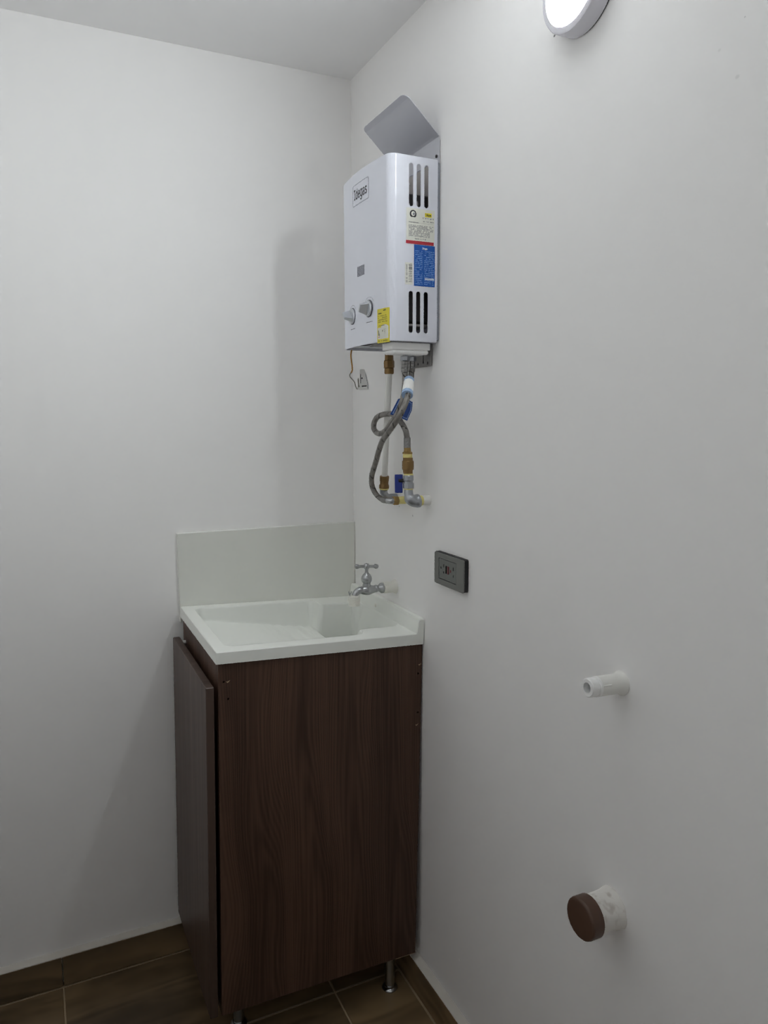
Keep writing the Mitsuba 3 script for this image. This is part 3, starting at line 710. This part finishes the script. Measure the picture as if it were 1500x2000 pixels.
add('braided_hose_001__blue_card', sheet(card, (-.4340, -.4332), 'y'), 'm_tag_blue', label='blue hexagonal card with a pale border')
ci, co = card_c + (card - card_c) * .80, card_c + (card - card_c) * .86
def poly(P):
    c = m3.CrossSection([P]); return c if c.area() > 0 else m3.CrossSection([P[::-1]])
rm = tri(m3.Manifold.extrude(poly(co) - poly(ci), .0004)); v = rm.vertices
add('braided_hose_001__card_border', trimesh.Trimesh(np.stack([v[:, 0], -.4341 - v[:, 2], v[:, 1]], 1), rm.faces, process=False), 'm_tag_pale')

V_ = 'shutoff_valve'
VX, VY = -.0520, -.4530
add(V_ + '__wall_nipple', lathe([(.0132, .0005), (.0122, .003), (.0115, .006), (.0115, .020)], (0, -.4586, 1.2945), (-1, 0, 0), 24), 'm_pvc', 40, label='white plastic stub in the wall')
add(V_ + '__sealing_tape', lathe([(.0118, .0195), (.0122, .022), (.0118, .029)], (0, -.4586, 1.2945), (-1, 0, 0), 24), 'm_teflon', 40, label='yellow thread tape')
elb = spline([(-.0280, -.4586, 1.2945), (-.0380, -.4584, 1.2945), (-.0480, -.4570, 1.2990), (-.0520, -.4548, 1.3090), (-.0520, -.4535, 1.3220)], 24)
add(V_ + '__elbow', tube(elb, np.interp(np.arange(24), [0, 3, 4, 12, 16, 23], [.0160, .0160, .0148, .0142, .0108, .0098]), 24), 'm_zinc', 60, label='galvanised elbow')
add(V_ + '__sealing_tape', lathe([(.0108, 0), (.0110, .003)], (VX, VY, 1.3215), (0, 0, 1), 24), 'm_teflon', 40)
add(V_ + '__body', cat(lathe([(.0128, 0), (.0128, .0125)], (VX, VY, 1.3243), (0, 0, 1), 8, .2), lathe([(.0105, .0124), (.0105, .0165), (.0120, .0190), (.0120, .0290), (.0105, .0310)], (VX, VY, 1.3243), (0, 0, 1), 24)), 'm_zinc', 25, label='grey metal ball valve')
add(V_ + '__stem', lathe([(.0045, .008), (.0045, .0230)], (VX, VY, 1.3420), (-.75, .66, 0), 14), 'm_black', 40)
hd = np.array([-.75, .66, 0]) / np.hypot(.75, .66); hs = np.array([hd[1], -hd[0], 0])
def handle():
    o = np.array([VX, VY, 1.3420]) + hd * .0235; pts = []
    side, face = np.array([.89, -.456, 0]), np.array([-.456, -.89, 0])
    for h in (-.0012, .0012):
        for sx_, zz in ((-.0078, .0125), (.0078, .0125), (-.0072, -.0275), (.0072, -.0275)):
            pts.append(o + face * h + side * sx_ + np.array([0, 0, zz]))
    return m3.Manifold.batch_hull([m3.Manifold.sphere(.0018, 12).translate(tuple(p)) for p in pts])
add(V_ + '__lever', handle(), 'm_blue', 40, label='flat blue lever')
add(V_ + '__sealing_tape', lathe([(.0108, 0), (.0110, .0035)], (VX, VY, 1.3552), (0, 0, 1), 24), 'm_teflon', 40)
add(V_ + '__brass_union', cat(lathe([(.0110, 0), (.0115, .0085), (.0112, .0090)], (VX, VY + .003, 1.3586), (0, 0, 1), 24), lathe([(.0128, .0088), (.0137, .0105), (.0137, .0285), (.0128, .0300)], (VX, VY + .003, 1.3586), (0, 0, 1), 24), lathe([(.0115, .0300), (.0115, .0370)], (VX, VY + .003, 1.3586), (0, 0, 1), 24)), 'm_brass', 30, label='brown brass check valve')
add(V_ + '__sealing_tape', lathe([(.0105, 0), (.0112, .002), (.0105, .0085), (.0090, .0095)], (VX, VY + .005, 1.3955), (0, 0, 1), 24), 'm_teflon', 40)
add(V_ + '__collar', lathe([(.0118, 0), (.0118, .0035), (.0085, .0050), (.0080, .0140)], (VX, VY + .006, 1.4045), (0, 0, 1), 24), 'm_brass_light', 30)
tag(V_, 'grey and brass shut-off valve with blue lever low on the wall', 'valve')

N_ = 'wall_outlet_fitting'
add(N_ + '__nipple', lathe([(.0105, .0005), (.0095, .004), (.0095, .032)], (0, -.3575, 1.2850), (-1, 0, 0), 24), 'm_teflon', 40, label='yellow-taped threaded nipple')
add(N_ + '__brass_nut', lathe([(.0100, .0), (.0118, .0015), (.0118, .0120), (.0100, .0135)], (-.0320, -.3575, 1.2848), (-1, 0, 0), 6), 'm_brass_light', 20)
add(N_ + '__coupling', tube(spline([(-.0450, -.3575, 1.2846), (-.0500, -.3560, 1.2843), (-.0530, -.3520, 1.2841), (-.0545, -.3465, 1.2840)], 12), .0078, 18), 'm_chrome', 60)
tag(N_, 'brass nut on a taped nipple behind the valve elbow, feeding the hose', 'pipe fitting')

# ================================================================== power outlet
E0 = 'power_outlet'
oy0, oy1, oz0, oz1 = -.6385, -.5100, 1.1085, 1.1815
add(E0 + '__backing', sheet(rounded(oy0 - .0003, oy1, oz0 + .001, oz1 + .001, .004), (-.0100, -.0003), 'x'), 'm_black', label='black rim')
plate = m3.Manifold.extrude(poly(rounded(oy0, oy1, oz0, oz1, .004)), .0030)
hole = m3.Manifold.extrude(poly(rounded(-.6080, -.5290, 1.1215, 1.1700, .0015)), .02).translate((0, 0, -.005))
pm = tri(plate - hole); v = pm.vertices
pm = trimesh.Trimesh(np.stack([-.0098 - v[:, 2], v[:, 0], v[:, 1]], 1), pm.faces, process=False)
if pm.volume < 0: pm.invert()
add(E0 + '__plate', pm, 'm_outlet', label='dark grey cover plate')
fi = add(E0 + '__receptacle', bx(-.0122, -.0098, -.6068, -.5302, 1.1227, 1.1688, .0006), 'm_outlet_insert')
for y, z, w, h in ((-.5520, 1.1545, .0028, .0065), (-.5520, 1.1395, .0028, .0045), (-.5395, 1.1480, .0042, .0050), (-.5945, 1.1545, .0028, .0075), (-.5945, 1.1385, .0028, .0045)):
    add(fi + '__slot', bx(-.0127, -.0121, y - w / 2, y + w / 2, z - h / 2, z + h / 2), 'm_black')
add(fi + '__test_button', bx(-.0134, -.0121, -.5655, -.5615, 1.1385, 1.1565, .0004), 'm_hole')
add(fi + '__reset_button', bx(-.0134, -.0121, -.5755, -.5690, 1.1385, 1.1565, .0004), 'm_outlet_red', label='dark red button')
add(fi + '__indicator', bx(-.0128, -.0121, -.5845, -.5800, 1.1445, 1.1500), 'm_outlet_red')
tag(E0, 'dark grey square-cornered power outlet on the wall right of the faucet', 'outlet')

# ================================================================== capped water pipe and drain stub on the right wall
U_ = 'water_pipe_stub'
uy, uz = -1.1060, 1.0625
add(U_ + '__pipe', lathe([(.0205, .0004), (.0186, .003), (.0170, .007), (.0163, .012), (.0163, .0505)], (0, uy, uz), (-1, 0, .04), 32), 'm_pvc', 40)
nut = man(lathe([(.0166, 0), (.0166, .0035), (.0146, .0042), (.0152, .0060), (.0152, .0175), (.0138, .0195)], (-.0500, uy, uz + .0021), (-1, 0, .04), 32))
nut -= man(lathe([(.0085, .004), (.0085, .05)], (-.0500, uy, uz + .0021), (-1, 0, .04), 24))
add(U_ + '__end_fitting', nut, 'm_white_plastic', 30, label='white threaded end with an open bore')
add(U_ + '__bore', lathe([(.0083, .0045), (.0083, .0050)], (-.0500, uy, uz + .0021), (-1, 0, .04), 20), 'm_ink_grey')
add(U_ + '__seam', tube([(-.0500, uy - .0150, uz + .0075), (-.0330, uy - .0150, uz + .0070)], .0016, 8), 'm_pvc', 60)
tag(U_, 'short white plastic water pipe sticking out of the wall above the drain', 'pipe')
D_ = 'drain_stub'
dy, dz_ = -1.1078, .6689
sl_ = lathe([(.0355, .0003), (.0335, .004), (.0318, .010), (.0312, .018), (.0312, .047)], (0, dy, dz_), (-1, 0, 0), 48)
v = sl_.vertices; nn = meshkit.fbm(v * 90, 3) - .5
rad = v - np.array([0, dy, dz_]); rad[:, 0] = 0; ln = np.linalg.norm(rad, axis=1, keepdims=True); ln[ln < 1e-6] = 1
sl_.vertices = v + rad / ln * (nn[:, None] * .006) * np.clip(1 - (-v[:, :1]) / .05, .15, 1)
add(D_ + '__sleeve', sl_, 'm_plaster', 50, label='white plaster-smeared pipe sleeve')
add(D_ + '__cap', lathe([(.0335, .0455), (.0345, .0465), (.0345, .0645), (.0338, .0672), (.0322, .0690), (.0295, .0700), (.0150, .0703), (.005, .0703)], (0, dy, dz_), (-1, 0, 0), 56), 'm_cap', 60, label='flat dark brown cap')
tag(D_, 'drain pipe stub closed with a round brown cap, low on the wall', 'pipe')
